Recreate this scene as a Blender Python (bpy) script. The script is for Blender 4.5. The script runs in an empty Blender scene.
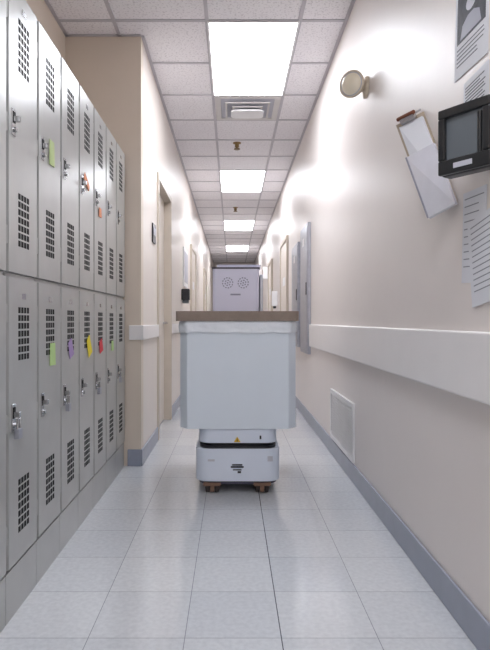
import bpy, math, random
from mathutils import Vector, Matrix, noise
random.seed(4)
S=bpy.context.scene
S.view_settings.view_transform='Standard'
COL=S.collection

# ------------------------------------------------------------ materials
def lin(c):
    return tuple(((v/255)/12.92 if v/255<=0.04045 else ((v/255+0.055)/1.055)**2.4) for v in c)+(1,)
def mat(name,rgb,rough=0.5,metal=0.0,var=0.04,scale=8,bump=0.0,bscale=60,coat=0.0,emis=0.0,spec=0.5,alpha=1.0):
    m=bpy.data.materials.new(name); m.use_nodes=True
    nt=m.node_tree; b=nt.nodes['Principled BSDF']
    b.inputs['Roughness'].default_value=rough; b.inputs['Metallic'].default_value=metal
    b.inputs['Coat Weight'].default_value=coat; b.inputs['Coat Roughness'].default_value=0.15
    b.inputs['Specular IOR Level'].default_value=spec
    b.inputs['Alpha'].default_value=alpha
    tc=nt.nodes.new('ShaderNodeTexCoord')
    n=nt.nodes.new('ShaderNodeTexNoise'); n.inputs['Scale'].default_value=scale; n.inputs['Detail'].default_value=4
    nt.links.new(tc.outputs['Object'],n.inputs['Vector'])
    r=nt.nodes.new('ShaderNodeValToRGB')
    c=lin(rgb)
    r.color_ramp.elements[0].position=0.3; r.color_ramp.elements[1].position=0.7
    r.color_ramp.elements[0].color=tuple(v*(1-var) for v in c[:3])+(1,)
    r.color_ramp.elements[1].color=tuple(min(1,v*(1+var)) for v in c[:3])+(1,)
    nt.links.new(n.outputs['Fac'],r.inputs['Fac']); nt.links.new(r.outputs['Color'],b.inputs['Base Color'])
    if bump:
        n2=nt.nodes.new('ShaderNodeTexNoise'); n2.inputs['Scale'].default_value=bscale; n2.inputs['Detail'].default_value=3
        nt.links.new(tc.outputs['Object'],n2.inputs['Vector'])
        bp=nt.nodes.new('ShaderNodeBump'); bp.inputs['Strength'].default_value=bump; bp.inputs['Distance'].default_value=0.004
        nt.links.new(n2.outputs['Fac'],bp.inputs['Height']); nt.links.new(bp.outputs['Normal'],b.inputs['Normal'])
    return m
M={}
M['wall_r']=mat('wall_paint_cream',(231,223,219),0.40,var=0.014,scale=2,bump=0.22,bscale=14,spec=0.4)
M['wall_l']=mat('wall_paint_beige',(228,219,211),0.40,var=0.015,scale=2,bump=0.2,bscale=14,spec=0.4)
M['wall_a']=mat('wall_paint_tan',(222,208,193),0.5,var=0.02,scale=2,bump=0.15,bscale=14)
M['base']=mat('baseboard_vinyl',(148,153,168),0.32,var=0.05)
M['rail']=mat('rail_paint',(241,237,236),0.3,var=0.01)
M['tbar']=mat('ceiling_tbar',(196,192,198),0.5)
M['white']=mat('white_enamel',(238,237,238),0.4)
M['lock']=mat('locker_enamel',(184,184,182),0.30,metal=0.3,var=0.06,scale=5,bump=0.06,bscale=30,spec=0.5)
M['lockgap']=mat('locker_shadow_gap',(50,50,50),0.6)
M['hole_shade']=mat('vent_hole_shade',(14,14,16),0.8)  # near-black colour paints the shade inside vent holes and latch cups
M['chrome']=mat('chrome',(190,190,192),0.2,metal=1.0)
M['brass']=mat('brass',(140,118,84),0.35,metal=1.0)
M['steel']=mat('brushed_steel',(180,182,192),0.34,metal=0.75,var=0.08,scale=20)
M['door']=mat('door_paint',(226,216,206),0.4)
M['frame']=mat('door_frame_paint',(200,188,174),0.4)
M['cart']=mat('cart_panel_white',(224,232,241),0.32,var=0.01)
M['film']=mat('plastic_film',(236,241,248),0.15,bump=0.8,bscale=40,coat=0.6)
M['counter']=mat('counter_laminate',(140,124,113),0.4,var=0.08,scale=30)
M['robo']=mat('robot_shell',(220,227,240),0.25,var=0.01,coat=0.4)
M['head']=mat('head_shell',(232,231,250),0.35,var=0.01)
M['headg']=mat('head_grill',(160,160,182),0.5)
M['dark']=mat('dark_plastic',(34,34,40),0.35)
M['rim']=mat('dark_rim',(80,76,96),0.4)
M['rubber']=mat('rubber_wheel',(60,50,46),0.6)
M['brown']=mat('caster_brown',(128,98,80),0.5)
M['yellow']=mat('yellow_label',(225,180,40),0.5)
M['black']=mat('black_plastic',(26,27,30),0.3,coat=0.3)
M['screen']=mat('lcd_glass',(92,98,104),0.12,coat=0.8)
M['paper']=mat('paper',(224,225,231),0.7,var=0.01)
M['ink']=mat('ink_grey',(150,152,160),0.7)
M['inkd']=mat('ink_dark',(58,60,68),0.6,var=0.5,scale=30)
M['inkm']=mat('ink_medium',(110,112,122),0.7)
M['plastic_clear']=mat('document_sleeve',(222,222,232),0.15,coat=0.6,bump=0.5,bscale=25)
M['beige']=mat('beige_plastic',(220,206,186),0.35)
M['diff']=mat('diffuser_paint',(214,210,208),0.4)
M['clip']=mat('clipboard_board',(176,160,140),0.5)
M['lens']=mat('lamp_lens',(246,236,214),0.15,coat=0.8)
M['grille']=mat('grille_grey',(190,190,200),0.45)
M['slat']=mat('grille_slot_grey',(150,150,164),0.5)
M['red']=mat('brown_label',(120,70,50),0.5)
for k,c in dict(n_green=(196,214,150),n_purple=(176,150,200),n_yellow=(240,220,60),n_red=(214,60,70),n_orange=(230,150,110),n_lime=(190,220,150)).items():
    M[k]=mat('note_'+k[2:],c,0.6)

def panel_mat():
    m=bpy.data.materials.new('light_diffuser'); m.use_nodes=True
    b=m.node_tree.nodes['Principled BSDF']
    b.inputs['Base Color'].default_value=(0.9,0.9,0.9,1)
    b.inputs['Emission Color'].default_value=(0.90,0.935,1.0,1); b.inputs['Emission Strength'].default_value=13.6
    return m
M['lamp']=panel_mat()

def floor_mat():
    m=bpy.data.materials.new('floor_vinyl_tile'); m.use_nodes=True
    nt=m.node_tree; b=nt.nodes['Principled BSDF']; L=nt.links.new
    tc=nt.nodes.new('ShaderNodeTexCoord')
    mp=nt.nodes.new('ShaderNodeMapping'); mp.inputs['Location'].default_value=(0.149,0.048,0)
    L(tc.outputs['Object'],mp.inputs['Vector'])
    br=nt.nodes.new('ShaderNodeTexBrick'); br.offset=0; br.squash=1
    br.inputs['Scale'].default_value=1; br.inputs['Brick Width'].default_value=0.305; br.inputs['Row Height'].default_value=0.305
    br.inputs['Mortar Size'].default_value=0.0015; br.inputs['Mortar Smooth'].default_value=0.3; br.inputs['Bias'].default_value=0
    br.inputs['Color1'].default_value=lin((214,216,219)); br.inputs['Color2'].default_value=lin((205,208,213)); br.inputs['Mortar'].default_value=lin((148,150,158))
    L(mp.outputs['Vector'],br.inputs['Vector'])
    n=nt.nodes.new('ShaderNodeTexNoise'); n.inputs['Scale'].default_value=55; n.inputs['Detail'].default_value=6
    L(tc.outputs['Object'],n.inputs['Vector'])
    r=nt.nodes.new('ShaderNodeValToRGB'); r.color_ramp.elements[0].position=0.35; r.color_ramp.elements[1].position=0.65
    r.color_ramp.elements[0].color=(0.89,0.89,0.90,1); r.color_ramp.elements[1].color=(1,1,1,1)
    L(n.outputs['Fac'],r.inputs['Fac'])
    mx=nt.nodes.new('ShaderNodeMixRGB'); mx.blend_type='MULTIPLY'; mx.inputs[0].default_value=1
    L(br.outputs['Color'],mx.inputs[1]); L(r.outputs['Color'],mx.inputs[2])
    sx=nt.nodes.new('ShaderNodeSeparateXYZ'); L(tc.outputs['Object'],sx.inputs[0])
    s1=nt.nodes.new('ShaderNodeMath'); s1.operation='SUBTRACT'; s1.inputs[1].default_value=0.156; L(sx.outputs['X'],s1.inputs[0])
    s2=nt.nodes.new('ShaderNodeMath'); s2.operation='ABSOLUTE'; L(s1.outputs[0],s2.inputs[0])
    s3=nt.nodes.new('ShaderNodeMath'); s3.operation='LESS_THAN'; s3.inputs[1].default_value=0.0018; L(s2.outputs[0],s3.inputs[0])
    mx3=nt.nodes.new('ShaderNodeMixRGB'); mx3.inputs[2].default_value=lin((84,86,94)); L(s3.outputs[0],mx3.inputs[0]); L(mx.outputs[0],mx3.inputs[1])
    L(mx3.outputs[0],b.inputs['Base Color'])
    b.inputs['Roughness'].default_value=0.17; b.inputs['Specular IOR Level'].default_value=0.65
    b.inputs['Coat Weight'].default_value=0.3; b.inputs['Coat Roughness'].default_value=0.12
    n4=nt.nodes.new('ShaderNodeTexNoise'); n4.inputs['Scale'].default_value=7; n4.inputs['Detail'].default_value=2
    L(tc.outputs['Object'],n4.inputs['Vector'])
    bp=nt.nodes.new('ShaderNodeBump'); bp.inputs['Strength'].default_value=0.10; bp.inputs['Distance'].default_value=0.004
    L(n4.outputs['Fac'],bp.inputs['Height']); L(bp.outputs['Normal'],b.inputs['Normal'])
    return m
M['floor']=floor_mat()
def ceil_mat():
    m=bpy.data.materials.new('ceiling_acoustic_tile'); m.use_nodes=True
    nt=m.node_tree; b=nt.nodes['Principled BSDF']; L=nt.links.new
    b.inputs['Roughness'].default_value=0.8
    tc=nt.nodes.new('ShaderNodeTexCoord')
    n=nt.nodes.new('ShaderNodeTexNoise'); n.inputs['Scale'].default_value=70; n.inputs['Detail'].default_value=3
    L(tc.outputs['Object'],n.inputs['Vector'])
    r=nt.nodes.new('ShaderNodeValToRGB')
    e=r.color_ramp.elements; e[0].position=0.36; e[1].position=0.46
    e[0].color=lin((220,216,220)); e[1].color=lin((244,241,244))
    L(n.outputs['Fac'],r.inputs['Fac']); L(r.outputs['Color'],b.inputs['Base Color'])
    return m
M['ceil']=ceil_mat()

# ------------------------------------------------------------ mesh builder
class MB:
    def __init__(s): s.v=[];s.f=[];s.m=[];s.mats=[]; s.sm=[]
    def mi(s,k):
        if k not in s.mats: s.mats.append(k)
        return s.mats.index(k)
    def poly(s,pts,faces,k,smooth=False,T=None):
        o=len(s.v); i=s.mi(k)
        for p in pts:
            p=Vector(p); s.v.append(tuple((T(p) if callable(T) else T@p) if T else p))
        for f in faces: s.f.append([o+a for a in f]); s.m.append(i); s.sm.append(smooth)
    def box(s,x0,x1,y0,y1,z0,z1,k,T=None):
        x0,x1=sorted((x0,x1));y0,y1=sorted((y0,y1));z0,z1=sorted((z0,z1))
        p=[(x0,y0,z0),(x1,y0,z0),(x1,y1,z0),(x0,y1,z0),(x0,y0,z1),(x1,y0,z1),(x1,y1,z1),(x0,y1,z1)]
        s.poly(p,[(0,3,2,1),(4,5,6,7),(0,1,5,4),(1,2,6,5),(2,3,7,6),(3,0,4,7)],k,T=T)
    def prism(s,pl,z0,z1,k,T=None,smooth=False):
        n=len(pl); p=[(a,b,z0) for a,b in pl]+[(a,b,z1) for a,b in pl]
        s.poly(p,[tuple(reversed(range(n))),tuple(range(n,2*n))],k,T=T)
        s.poly(p,[(i,(i+1)%n,n+(i+1)%n,n+i) for i in range(n)],k,T=T,smooth=smooth)
    def lathe(s,prof,k,T=None,n=28):
        pts=[];fs=[]
        for r,h in prof:
            for i in range(n):
                a=2*math.pi*i/n; pts.append((r*math.cos(a),r*math.sin(a),h))
        for j in range(len(prof)-1):
            for i in range(n):
                fs.append((j*n+i,j*n+(i+1)%n,(j+1)*n+(i+1)%n,(j+1)*n+i))
        s.poly(pts,fs,k,T=T,smooth=True)
        s.poly([pts[i] for i in range(n)],[tuple(reversed(range(n)))],k,T=T)
        o=(len(prof)-1)*n
        s.poly([pts[o+i] for i in range(n)],[tuple(range(n))],k,T=T)
    def rod(s,a,b,r,k,n=12):
        a=Vector(a);b=Vector(b);d=b-a
        T=Matrix.Translation(a)@d.to_track_quat('Z','Y').to_matrix().to_4x4()
        s.lathe([(r,0),(r,d.length)],k,T=T,n=n)
    def build(s,name,parent=None,bevel=0,seg=2,loc=None):
        me=bpy.data.meshes.new(name); me.from_pydata(s.v,[],s.f)
        for k in s.mats: me.materials.append(M[k])
        for p,i,sm in zip(me.polygons,s.m,s.sm): p.material_index=i; p.use_smooth=sm
        me.update()
        o=bpy.data.objects.new(name,me); COL.objects.link(o)
        if parent: o.parent=parent
        if bevel:
            b=o.modifiers.new('bevel','BEVEL'); b.width=bevel; b.segments=seg; b.limit_method='ANGLE'; b.angle_limit=math.radians(40)
            b.harden_normals=False
        return o
def empty(name):
    o=bpy.data.objects.new(name,None); COL.objects.link(o); return o
def rrect(x0,x1,y0,y1,r,n=8):
    pts=[]
    for cx,cy,a0 in ((x1-r,y1-r,0),(x0+r,y1-r,90),(x0+r,y0+r,180),(x1-r,y0+r,270)):
        for i in range(n+1):
            a=math.radians(a0+90*i/n); pts.append((cx+r*math.cos(a),cy+r*math.sin(a)))
    return pts

XR=0.757; XL=-0.628; XA=-1.15; CZ=2.97; YB=-2.6; YF=19.0; YC=3.9
WR=XR-.0006; WL=XL+.0006     # fixtures stop a hair before the wall surface

# ------------------------------------------------------------ room shell
def simple(name,boxes,k,bevel=0):
    b=MB()
    for q in boxes: b.box(*q,k)
    return b.build(name,bevel=bevel)
simple('floor',[(XA-0.1,XR+0.1,YB-0.1,YF+0.1,-0.1,0)],'floor')
simple('ceiling',[(XA-0.1,XR+0.1,YB-0.1,YF+0.1,CZ,CZ+0.1)],'ceil')
simple('wall_right',[(XR,XR+0.1,YB,YF,0,CZ)],'wall_r')
simple('wall_back',[(XA-0.1,XR+0.1,YB-0.1,YB,0,CZ)],'wall_l')
simple('wall_far',[(XA,XR+0.1,YF,YF+0.1,0,CZ)],'wall_r')
simple('wall_left_alcove',[(XA-0.1,XA,YB,YC+0.1,0,CZ)],'wall_a')
D0,D1,DZ=4.78,5.72,2.2; t=0.05
simple('wall_return',[(XA,XL,YC,YC+0.1,0,CZ)],'wall_a',)
simple('wall_left',[(XL-0.13,XL,YC+0.1,D0-t,0,CZ),(XL-0.13,XL,D0-t,D1+t,DZ+t,CZ),(XL-0.13,XL,D1+t,YF,0,CZ)],'wall_l')

# baseboards
simple('baseboard_right',[(XR-0.012,WR,YB,YF-.013,0,0.115)],'base',0.004)
simple('baseboard_left',[(WL,XL+0.012,YC-0.012,D0-0.06,0,0.115),(WL,XL+0.012,D1+0.06,8.44,0,0.115),(WL,XL+0.012,9.51,12.34,0,0.115),(WL,XL+.012,13.41,YF-.013,0,.115)],'base',0.004)
simple('baseboard_return',[(-0.72,XL,YC-0.012,YC,0,0.115)],'base',0.004)
simple('baseboard_far',[(XL+.012,XR-.012,YF-0.012,YF,0,0.115)],'base')

# ceiling grid
g=MB()
for x in (-0.775,-0.165,0.445):
    g.box(x-0.012,x+0.012,YB,YF,CZ-0.007,CZ,'tbar') if x>XL else g.box(x-0.012,x+0.012,YB,YC,CZ-0.007,CZ,'tbar')
y=3.70-0.61*10
while y<YF:
    if y>YB:
        g.box(XA if y<YC else XL,XR,y-0.012,y+0.012,CZ-0.006,CZ,'tbar')
    y+=0.61
g.box(XR-0.022,XR,YB,YF,CZ-0.007,CZ,'tbar'); g.box(XL,XL+0.022,YC,YF,CZ-0.007,CZ,'tbar')
g.box(XA,XL,YC-0.022,YC,CZ-0.007,CZ,'tbar'); g.box(XA,XA+0.022,YB,YC,CZ-0.007,CZ,'tbar')
g.build('ceiling_grid')

# ceiling lights
for y in (-3.62+1.22,0.04,3.70,7.36,11.02,14.68):
    b=MB(); x0,x1,y0,y1=-0.165,0.445,y,y+1.22
    z=CZ-0.012
    b.box(x0,x0+.014,y0,y1,z,CZ,'white'); b.box(x1-.014,x1,y0,y1,z,CZ,'white')
    b.box(x0+.014,x1-.014,y0,y0+.014,z,CZ,'white'); b.box(x0+.014,x1-.014,y1-.014,y1,z,CZ,'white')
    b.box(x0+.014,x1-.014,y0+.014,y1-.014,z+.002,CZ,'lamp')
    b.build('ceiling_light_panel')

# air diffuser
b=MB(); cx,cy=0.14,4.92+0.305
for i,(h,tt) in enumerate(((0.29,0.0),(0.2,0.018),(0.135,0.03),(0.075,0.04))):
    z=CZ-0.012-tt
    w=0.018 if i else 0.05
    b.box(cx-h,cx+h,cy-h,cy-h+w,z,z+.008,'diff'); b.box(cx-h,cx+h,cy+h-w,cy+h,z,z+.008,'diff')
    b.box(cx-h,cx-h+w,cy-h+w,cy+h-w,z,z+.008,'diff'); b.box(cx+h-w,cx+h,cy-h+w,cy+h-w,z,z+.008,'diff')
b.prism(rrect(cx-.15,cx+.15,cy-.1,cy+.1,.05),CZ-.062,CZ-.05,'white')
b.box(cx-.24,cx+.24,cy-.24,cy+.24,CZ-.004,CZ,'grille')
b.build('air_vent_diffuser',bevel=0.002)

# sprinklers
for x,y in ((0.055,6.25),(0.06,9.8)):
    b=MB(); T=Matrix.Translation((x,y,CZ))
    b.lathe([(0.045,0),(0.045,-0.006),(0.022,-0.014),(0.022,-0.04),(0.014,-0.045),(0.014,-0.062),(0.034,-0.066),(0.034,-0.072)],'brass',T=T)
    b.box(-.024,-.018,-.004,.004,-.066,-.03,'brass',T=T); b.box(.018,.024,-.004,.004,-.066,-.03,'brass',T=T)
    b.build('fire_sprinkler')

# ------------------------------------------------------------ bumper rails
b=MB(); z0,z1=0.76,0.968
b.box(XR-0.028,WR,YB+0.02,5.35,z0,z1,'rail')
b.build('trim_1',bevel=0.007,seg=3)
b=MB()
b.box(WL,XL+0.02,YC,D0-0.07,0.87,0.97,'rail'); b.box(XL-0.08,XL+.02,YC-0.02,YC,0.87,0.97,'rail')
b.build('trim_2',bevel=0.004)
simple('trim_3',[(WL,XL+0.02,D1+0.07,8.4,0.87,0.97),(WL,XL+0.02,9.6,12.3,0.87,0.97)],'rail',0.004)
simple('trim_4',[(XR-0.02,WR,6.8,7.5,0.87,0.97),(XR-0.02,WR,8.7,10.4,0.87,0.97)],'rail',0.004)

# ------------------------------------------------------------ doors
b=MB()   # recessed left door
b.box(XL-.129,XL+.015,D0-t+.001,D0,0,DZ+t-.001,'frame'); b.box(XL-.129,XL+.015,D1,D1+t-.001,0,DZ+t-.001,'frame'); b.box(XL-.129,XL+.015,D0,D1,DZ,DZ+t-.001,'frame')
b.box(XL-.11,XL-.06,D0,D1,0.01,DZ,'door')
b.rod((XL-.06,D1-.07,0.98),(XL-.02,D1-.07,0.98),.012,'chrome'); b.rod((XL-.02,D1-.07,0.98),(XL-.02,D1-.18,0.98),.01,'chrome')
b.build('door_1',bevel=0.003)
def flatdoor(name,side,y0,y1,z=2.1,leaf='door'):
    b=MB(); X=WL if side<0 else WR; s=-side
    f=lambda a0,a1:(X+s*a0,X+s*a1)
    b.box(*f(0,.03),y0-.05,y0,0,z+.05,'frame'); b.box(*f(0,.03),y1,y1+.05,0,z+.05,'frame'); b.box(*f(0,.03),y0,y1,z,z+.05,'frame')
    b.box(*f(0,.014),y0,y1,0.008,z,leaf)
    b.rod((X+s*.014,y0+.07,1.0),(X+s*.06,y0+.07,1.0),.012,'chrome'); b.rod((X+s*.06,y0+.07,1.0),(X+s*.06,y0+.18,1.0),.01,'chrome')
    b.box(*f(.014,.016),y0+.3,y1-.3,1.5,1.62,'white')
    b.build(name,bevel=0.003)
flatdoor('door_2',-1,8.5,9.45); flatdoor('door_3',-1,12.4,13.35); flatdoor('door_4',1,7.6,8.55); flatdoor('door_5',1,10.5,11.45); flatdoor('door_6',1,14.2,15.1)
b=MB()
b.box(-.42,-.36,YF-.04,YF-.013,0,2.12,'frame');b.box(.5,.56,YF-.04,YF-.013,0,2.12,'frame');b.box(-.36,.5,YF-.04,YF-.013,2.06,2.12,'frame');b.box(-.36,.5,YF-.025,YF-.013,0.01,2.06,'door')
b.box(.3,.42,YF-.03,YF-.025,1.2,1.8,'screen'); b.rod((-.28,YF-.025,1.0),(-.28,YF-.07,1.0),.015,'chrome')
b.build('door_7',bevel=0.003)

# ------------------------------------------------------------ lockers
XF=-0.735; P=0.29
def locker(k):
    y0=1.85+P*k; y1=y0+P
    b=MB()
    b.box(-1.14,XF-.022,y0+.001,y1-.001,0.0,2.15,'lockgap')
    b.box(-1.142,XF-.012,y0+.0005,y0+.009,0.0,2.152,'lock'); b.box(-1.142,XF-.012,y1-.009,y1-.0005,0.0,2.152,'lock')
    b.box(-1.142,XF-.012,y0+.0005,y1-.0005,2.138,2.153,'lock')
    b.box(-1.142,XF-.012,y0+.0005,y1-.0005,1.148,1.162,'lock')
    b.box(-1.142,XF-.006,y0+.002,y1-.002,0.0,0.165,'lock')
    yc=(y0+y1)/2
    for (za,zb) in ((0.177,1.146),(1.164,2.142)):
        b.box(XF-.02,XF,y0+.011,y1-.011,za,zb,'lock')
        h=zb-za
        for va,vb in ((zb-.285,zb-.095),(za+.09,za+.28)):
            for i in range(4):
                for j in range(7):
                    yy=yc-.052+.027*i; zz=va+.003+(vb-va)/7*j
                    b.box(XF-.001,XF+.0006,yy,yy+.0215,zz,zz+.021,'hole_shade')  # dark patch slightly proud of the door, painted in place of an opening
        zh=za+h*0.52
        hy=y0+.045
        b.box(XF,XF+.004,hy-.013,hy+.016,zh-.05,zh+.04,'chrome')
        b.box(XF+.004,XF+.006,hy-.008,hy+.011,zh-.008,zh+.03,'hole_shade')
        b.box(XF+.004,XF+.024,hy-.006,hy+.009,zh-.004,zh+.014,'chrome')
        b.rod((XF+.004,hy+.002,zh-.03),(XF+.014,hy+.002,zh-.03),.009,'chrome')
        b.box(XF,XF+.0015,yc-.018,yc+.018,zb-.07,zb-.05,'chrome')
        for hz in (za+.12,zb-.12,za+h/2):
            b.rod((XF-.002,y1-.006,hz-.03),(XF-.002,y1-.006,hz+.03),.004,'lock',8)
        if (k*2+(za>1))%4==0:
            b.box(XF+.01,XF+.026,hy-.014,hy+.018,zh-.075,zh-.042,'steel')
            b.rod((XF+.018,hy-.009,zh-.045),(XF+.018,hy-.009,zh-.01),.003,'chrome',8); b.rod((XF+.018,hy+.013,zh-.045),(XF+.018,hy+.013,zh-.01),.003,'chrome',8)
            b.rod((XF+.018,hy-.011,zh-.01),(XF+.018,hy+.015,zh-.01),.003,'chrome',8)
    b.build('locker',bevel=0.0022,seg=1)
for k in range(-5,7): locker(k)
def note(k,yo,z,w,h,c,rot=0):
    y0=1.85+P*k+yo; b=MB()
    T=Matrix.Translation((XF+.0025,y0,z))@Matrix.Rotation(rot,4,'X')
    b.poly([(0,-w/2,-h/2),(0,w/2,-h/2),(0,w/2,h/2),(0.002,-w/2,h/2),(0.0015,-w/2,-h/2),(0.006,w/2,-h/2),(.0035,w/2,h/2),(0.0035,-w/2,h/2)],
       [(0,1,2,3),(7,6,5,4),(0,4,5,1),(1,5,6,2),(2,6,7,3),(3,7,4,0)],c,T=T)
    return b.build('sticky_note' if c!='n_orange' else 'hanging_tag')
note(1,.15,1.68,.055,.10,'n_green'); note(1,.16,.865,.06,.09,'n_lime')
note(2,.13,.875,.055,.08,'n_purple',.4); note(3,.17,.87,.06,.1,'n_yellow',.5); note(4,.14,.86,.06,.07,'n_red',.3)
note(3,.12,1.70,.10,.035,'n_orange',-.5); note(4,.12,1.60,.05,.05,'n_orange'); note(5,.15,.85,.05,.06,'n_lime')

# ------------------------------------------------------------ delivery robot with cart
R=empty('delivery_robot_cart')
YR=3.27
b=MB(); b.prism(rrect(-.325,.387,YR-.02,YR+.72,.02,4),1.0,1.057,'counter'); b.build('counter_top',R,bevel=0.006,seg=3)
def cham(x0,x1,y0,y1,c): return [(x0+c,y0),(x1-c,y0),(x1,y0+c*1.4),(x1,y1-c),(x1-c,y1),(x0+c,y1),(x0,y1-c),(x0,y0+c*1.4)]
b=MB(); b.prism(cham(-.305,.375,YR,YR+.69,.045),.375,1.0,'cart')
b.build('cabinet',R,bevel=0.006,seg=3)
b=MB(); path=[(-.308,YR+.6),(-.308,YR+.055),(-.262,YR-.004),(.332,YR-.004),(.379,YR+.055),(.379,YR+.6)]
pts=[]
for i in range(len(path)-1):
    a=Vector(path[i]);c=Vector(path[i+1]);n=max(2,int((c-a).length/.012))
    for j in range(n): pts.append(a.lerp(c,j/n))
pts.append(Vector(path[-1]))
cen=Vector((.035,YR+.34)); rows=9
vv=[];ff=[]
for r in range(rows):
    z=.998-.065*r/(rows-1)
    for i,p in enumerate(pts):
        nz=noise.noise(Vector((p.x*25,p.y*25,z*30)))
        d=(p-cen).normalized()*(.003+.008*abs(nz)*(1 if 0<r<rows-1 else 0))
        zz=z+(.014*noise.noise(Vector((p.x*14,p.y*14,3))) if r==rows-1 else 0)
        vv.append((p.x+d.x,p.y+d.y,zz))
n=len(pts)
for r in range(rows-1):
    for i in range(n-1): ff.append((r*n+i,(r+1)*n+i,(r+1)*n+i+1,r*n+i+1))
b.poly(vv,ff,'film',smooth=True); b.build('plastic_wrap',R)
b=MB(); b.prism(rrect(-.195,.262,YR+.01,YR+.70,.07),.292,.374,'robo',smooth=True); b.build('base_upper_shell',R,bevel=0.012,seg=3)
b=MB(); b.prism(rrect(-.17,.237,YR+.03,YR+.68,.06),.25,.30,'dark',smooth=True); b.build('sensor_gap',R)
b=MB(); b.prism(rrect(-.19,.257,YR+.0,YR+.70,.07),.262,.276,'dark',smooth=True); b.build('lidar_band',R)
b=MB(); b.prism(rrect(-.212,.279,YR-.01,YR+.72,.08),.075,.262,'robo',smooth=True); b.build('base_lower_shell',R,bevel=0.022,seg=4)
b=MB(); b.prism(rrect(-.195,.262,YR+.005,YR+.70,.08),.055,.08,'rim',smooth=True); b.build('bumper_skirt',R)
b=MB()
for cx_ in (-.115,.175):
    for cy_ in (YR+.04,YR+.62):
        for dx in (-.026,.026):
            T=Matrix.Translation((cx_+dx-.014,cy_,.037))@Matrix.Rotation(math.pi/2,4,'Y')
            b.lathe([(.02,0),(.037,.003),(.037,.025),(.02,.028)],'rubber',T=T)
            T=Matrix.Translation((cx_+dx-.016,cy_,.037))@Matrix.Rotation(math.pi/2,4,'Y')
            b.lathe([(.016,0),(.016,.032)],'brown',T=T)
        b.box(cx_-.05,cx_+.05,cy_-.045,cy_+.03,.046,.064,'brown'); b.box(cx_-.011,cx_+.011,cy_-.042,cy_+.02,.012,.05,'brown')
b.build('casters',R,bevel=0.001)
b=MB()
b.poly([(.03-.02,YR+.004,.298),(.03+.02,YR+.004,.298),(.03,YR+.004,.33)],[(0,1,2)],'yellow')
b.poly([(.03-.004,YR+.003,.302),(.03+.004,YR+.003,.302),(.03,YR+.003,.322)],[(0,1,2)],'black')
b.box(.16,.17,YR+.003,YR+.009,.315,.335,'dark')
for (x,z,w,h) in ((.0,.166,.06,.008),(.0,.153,.075,.01),(.0,.138,.05,.007),(.012,.122,.02,.012),(-.15,.19,.04,.012),(.19,.19,.03,.03)):
    b.box(.03+x-w/2,.03+x+w/2,YR-.0115,YR-.0095,z,z+h,'inkd' if abs(x)<.1 else 'grille')
b.build('labels',R)
HY=YR+.36
b=MB(); b.prism(rrect(-.125,.175,HY,HY+.24,.02,5),1.057,1.335,'head',smooth=True); b.build('head_housing',R,bevel=0.008,seg=3)
b=MB(); b.prism(rrect(-.13,.18,HY-.004,HY+.245,.022,5),1.335,1.346,'rim',smooth=True)
b.prism(rrect(-.10,.19,HY+.10,HY+.24,.02,5),1.346,1.372,'head',smooth=True)
b.build('head_top_rim',R,bevel=0.003)
b=MB()
for cx_ in (-.028,.072):
    for r0,r1,n in ((.0,.005,1),(.013,.020,6),(.029,.036,12)):
        if n==1:
            T=Matrix.Translation((cx_,HY-.0005,1.245))@Matrix.Rotation(math.pi/2,4,'X'); b.lathe([(r1,0),(r1,.002)],'headg',T=T,n=12); continue
        for i in range(n):     # slotted ring segments
            a0=2*math.pi*i/n; a1=a0+2*math.pi/n*.6; st=4
            P2=[]
            for j in range(st+1): a=a0+(a1-a0)*j/st; P2.append((cx_+r1*math.cos(a),HY-.0012,1.245+r1*math.sin(a)))
            for j in range(st,-1,-1): a=a0+(a1-a0)*j/st; P2.append((cx_+r0*math.cos(a),HY-.0012,1.245+r0*math.sin(a)))
            b.poly(P2,[tuple(range(len(P2)))],'headg')
b.box(-.01,.055,HY-.002,HY,1.165,1.175,'headg')
b.build('speaker_grills',R)
b=MB(); b.box(.18,.2,HY+.02,HY+.2,1.057,1.30,'steel'); b.build('side_bracket',R,bevel=.003)

# ------------------------------------------------------------ right wall fixtures
E=empty('emergency_lamp')
b=MB(); T=Matrix.Translation((WR,3.17,2.31))@Matrix.Rotation(-math.pi/2,4,'Y')
b.lathe([(.06,0),(.06,.012),(.025,.02),(.025,.05),(.012,.055)],'beige',T=T); b.build('mount',E)
b=MB(); c=Vector((XR-.075,3.16,2.32)); d=Vector((-.62,-.76,-.12)).normalized()
T=Matrix.Translation(c)@d.to_track_quat('Z','Y').to_matrix().to_4x4()
b.lathe([(.02,-.045),(.05,-.03),(.064,0),(.072,.018),(.075,.030),(.066,.031)],'beige',T=T)
b.lathe([(.064,.031),(.060,.033)],'grille',T=T)
b.lathe([(.059,.033),(.057,.038),(.045,.046),(.02,.052),(.004,.053)],'lens',T=T)
b.build('lamp_head',E)

b=MB(); y0,y1,z0,z1=3.47,4.27,.125,.49; x=WR
b.box(x-.014,x,y0,y1,z0,z0+.03,'white');b.box(x-.014,x,y0,y1,z1-.03,z1,'white');b.box(x-.014,x,y0,y0+.03,z0+.03,z1-.03,'white');b.box(x-.014,x,y1-.03,y1,z0+.03,z1-.03,'white')
b.box(x-.002,x,y0+.03,y1-.03,z0+.03,z1-.03,'slat')
z=z0+.034
while z<z1-.04:
    b.poly([(x-.003,y0+.03,z+.010),(x-.011,y0+.03,z),(x-.011,y1-.03,z),(x-.003,y1-.03,z+.010)],[(0,1,2,3)],'white')
    b.box(x-.012,x-.011,y0+.03,y1-.03,z-.001,z+.007,'white'); z+=.018
b.build('return_air_grille')

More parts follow.
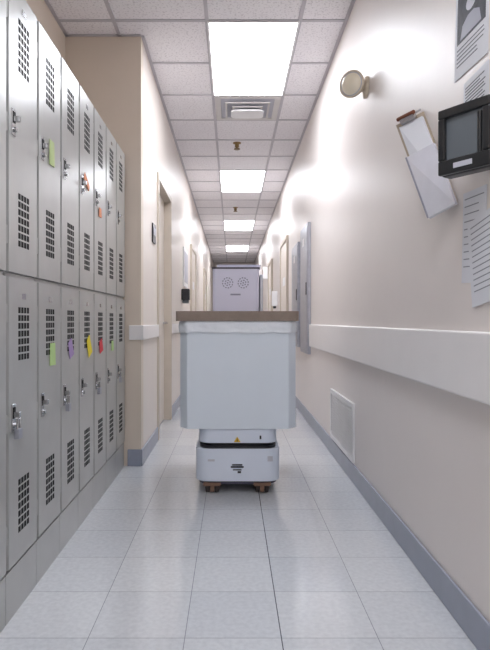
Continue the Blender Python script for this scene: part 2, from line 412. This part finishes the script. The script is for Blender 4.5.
def panel(name,y0,y1,z0,z1,d):
    b=MB(); b.box(XR-d,WR,y0,y1,z0,z1,'steel'); b.box(XR-d-.006,XR-d,y0+.03,y1-.03,z0+.03,z1-.03,'steel')
    b.box(XR-d-.012,XR-d-.006,y0+.05,y0+.09,(z0+z1)/2-.06,(z0+z1)/2+.06,'dark'); 
    b.box(XR-d-.008,XR-d-.006,(y0+y1)/2-.06,(y0+y1)/2+.06,z1-.2,z1-.12,'white')
    b.build(name,bevel=.003)
panel('electrical_panel',5.42,6.0,.68,1.95,.03); panel('electrical_panel',6.06,6.66,.72,1.85,.05)

# clipboard hanging from hook, far edge swung out from the wall
C=empty('clipboard')
TL=Vector((.676,2.32,1.805));TR=Vector((.742,2.19,1.812));BR=Vector((.747,1.88,1.40));BL=Vector((.715,2.04,1.383))
N=(TR-TL).cross(BL-TL).normalized()
if N.x>0: N=-N
def Q(p):   # p.x = thickness outwards, p.y = 0..1 across, p.z = 0..1 down
    return (TL*(1-p.y)+TR*p.y)*(1-p.z)+(BL*(1-p.y)+BR*p.y)*p.z+N*p.x
b=MB(); b.box(-.005,.0,-.03,1,0,1,'clip',T=Q); b.build('board',C)
b=MB(); b.box(.001,.010,.10,.95,.06,.93,'paper',T=Q)
for i in range(12): b.box(.0101,.0108,.2,.6+.25*random.random(),.12+.03*i,.13+.03*i,'slat',T=Q)
b.build('paper_stack',C)
b=MB(); b.box(.011,.022,.03,1.06,.42,1.05,'plastic_clear',T=Q)
for i in range(5): b.box(.0221,.0226,.2,.8,.55+.07*i,.565+.07*i,'ink',T=Q)
b.box(.0221,.024,.0,.06,.42,1.05,'slat',T=Q)
b.build('plastic_sleeve',C,bevel=.002)
b=MB(); b.box(.0,.022,.25,.75,-.01,.06,'chrome',T=Q); b.rod(Q(Vector((.02,.2,-.01))),Q(Vector((.02,.8,-.01))),.008,'red')
h0=Q(Vector((0,.5,-.02))); b.rod(h0,(WR-.002,h0.y,h0.z+.03),.004,'chrome'); b.build('clip',C)

# time clock
K=empty('time_clock')
T=Matrix.Translation((.685,1.65,1.535))@Matrix.Rotation(math.radians(35),4,'Z')
b=MB(); b.box(-.005,.045,-.085,.085,-.10,.10,'black',T=T); b.build('housing',K,bevel=.01,seg=3)
b=MB()
for q in ((-.02,-.004,-.083,.083,.07,.098),(-.02,-.004,-.083,.083,-.098,-.055),(-.02,-.004,-.083,-.06,-.055,.07),(-.02,-.004,.06,.083,-.055,.07)): b.box(*q,'black',T=T)
b.build('bezel',K,bevel=.004)
b=MB(); b.box(-.009,-.004,-.06,.06,-.055,.07,'screen',T=T); b.build('display',K)
b=MB(); b.box(-.021,-.02,-.03,.03,-.085,-.07,'grille',T=T); b.build('badge_slot',K)
b=MB(); b.box(.70,WR,1.60,1.70,1.47,1.60,'black'); b.build('wall_mount',K,bevel=.004)

# posted papers
def paper(name,y0,y1,z0,z1,rot=0,pic=False,lines=14,off=.001,tk='ink'):
    b=MB(); cy=(y0+y1)/2; cz=(z0+z1)/2; w=(y1-y0)/2; h=(z1-z0)/2
    T=Matrix.Translation((XR-off,cy,cz))@Matrix.Rotation(rot,4,'X')
    b.box(-.0015,0,-w,w,-h,h,'paper',T=T)
    top=h-.02
    if pic:
        b.box(-.0022,-.0015,-w*.85,w*.85,h*-.2,h*.88,'inkd',T=T)
        # printed portrait: pale head and shoulders on dark ground
        hd=[(.17*math.cos(a)*1.2,.5+.17*math.sin(a)) for a in [i*math.pi/8 for i in range(16)]]
        b.poly([(-.0026,a*w*1.5,c*h) for a,c in hd],[tuple(range(16))],'grille',T=T)
        sh=[(-.42,-.15),(.42,-.15),(.34,.14),(.12,.26),(-.12,.26),(-.34,.14)]
        b.poly([(-.0026,a*w*1.5,c*h) for a,c in sh],[tuple(range(6))],'slat',T=T); top=h*-.32
    for i in range(lines):
        z=top-(top+h-.03)*(i/lines); e=w*(.85-.5*random.random())
        b.box(-.002,-.0015,-e,w*.85,z-.0035,z,tk,T=T)
    b.build(name)
paper('posted_notice',1.66,1.91,1.80,2.08,.06,True,5,tk='inkm')
paper('posted_notice',1.40,1.64,1.66,1.92,0,False,tk='inkm')
paper('posted_notice',1.68,1.85,1.12,1.41,.05,False,10)
paper('posted_notice',1.50,1.79,1.06,1.33,-.14,False,12,off=.003)
paper('posted_notice',1.66,1.84,1.64,1.77,.0,False,8,tk='inkm')

# left wall fixtures
b=MB(); b.box(WL,XL+.012,4.42,4.58,1.62,1.77,'dark'); b.box(XL+.012,XL+.014,4.44,4.56,1.68,1.74,'grille'); b.build('door_sign',bevel=.002)
b=MB(); b.box(WL,XL+.02,7.2,7.8,1.45,1.95,'white'); b.box(XL+.02,XL+.022,7.25,7.75,1.5,1.9,'grille'); b.build('wall_notice_frame',bevel=.003)
b=MB(); b.box(WL,XL+.10,7.0,7.14,1.26,1.40,'dark'); b.box(XL+.01,XL+.09,7.02,7.12,1.22,1.26,'screen'); b.build('sanitizer_dispenser',bevel=.01)
b=MB(); b.box(XR-.09,WR,9.4,9.52,1.25,1.5,'white'); b.box(XR-.07,XR-.02,9.42,9.5,1.21,1.25,'dark'); b.build('soap_dispenser',bevel=.01)
b=MB(); b.box(XR-.1,WR,12.0,12.15,1.9,2.15,'white'); b.box(XR-.105,XR-.1,12.02,12.13,1.95,2.1,'red'); b.build('exit_alarm_box',bevel=.006)

# ------------------------------------------------------------ world, camera
w=bpy.data.worlds.new('world'); S.world=w; w.use_nodes=True
w.node_tree.nodes['Background'].inputs[0].default_value=(.8,.82,.9,1); w.node_tree.nodes['Background'].inputs[1].default_value=.3
cam=bpy.data.cameras.new('camera'); co=bpy.data.objects.new('camera',cam); COL.objects.link(co); S.camera=co
co.location=(0,0,1.0); co.rotation_euler=(math.radians(90),0,0)
cam.sensor_fit='VERTICAL'; cam.sensor_height=36; cam.lens=36*565/650
cam.shift_x=13/650; cam.shift_y=-4/650; cam.clip_start=.02
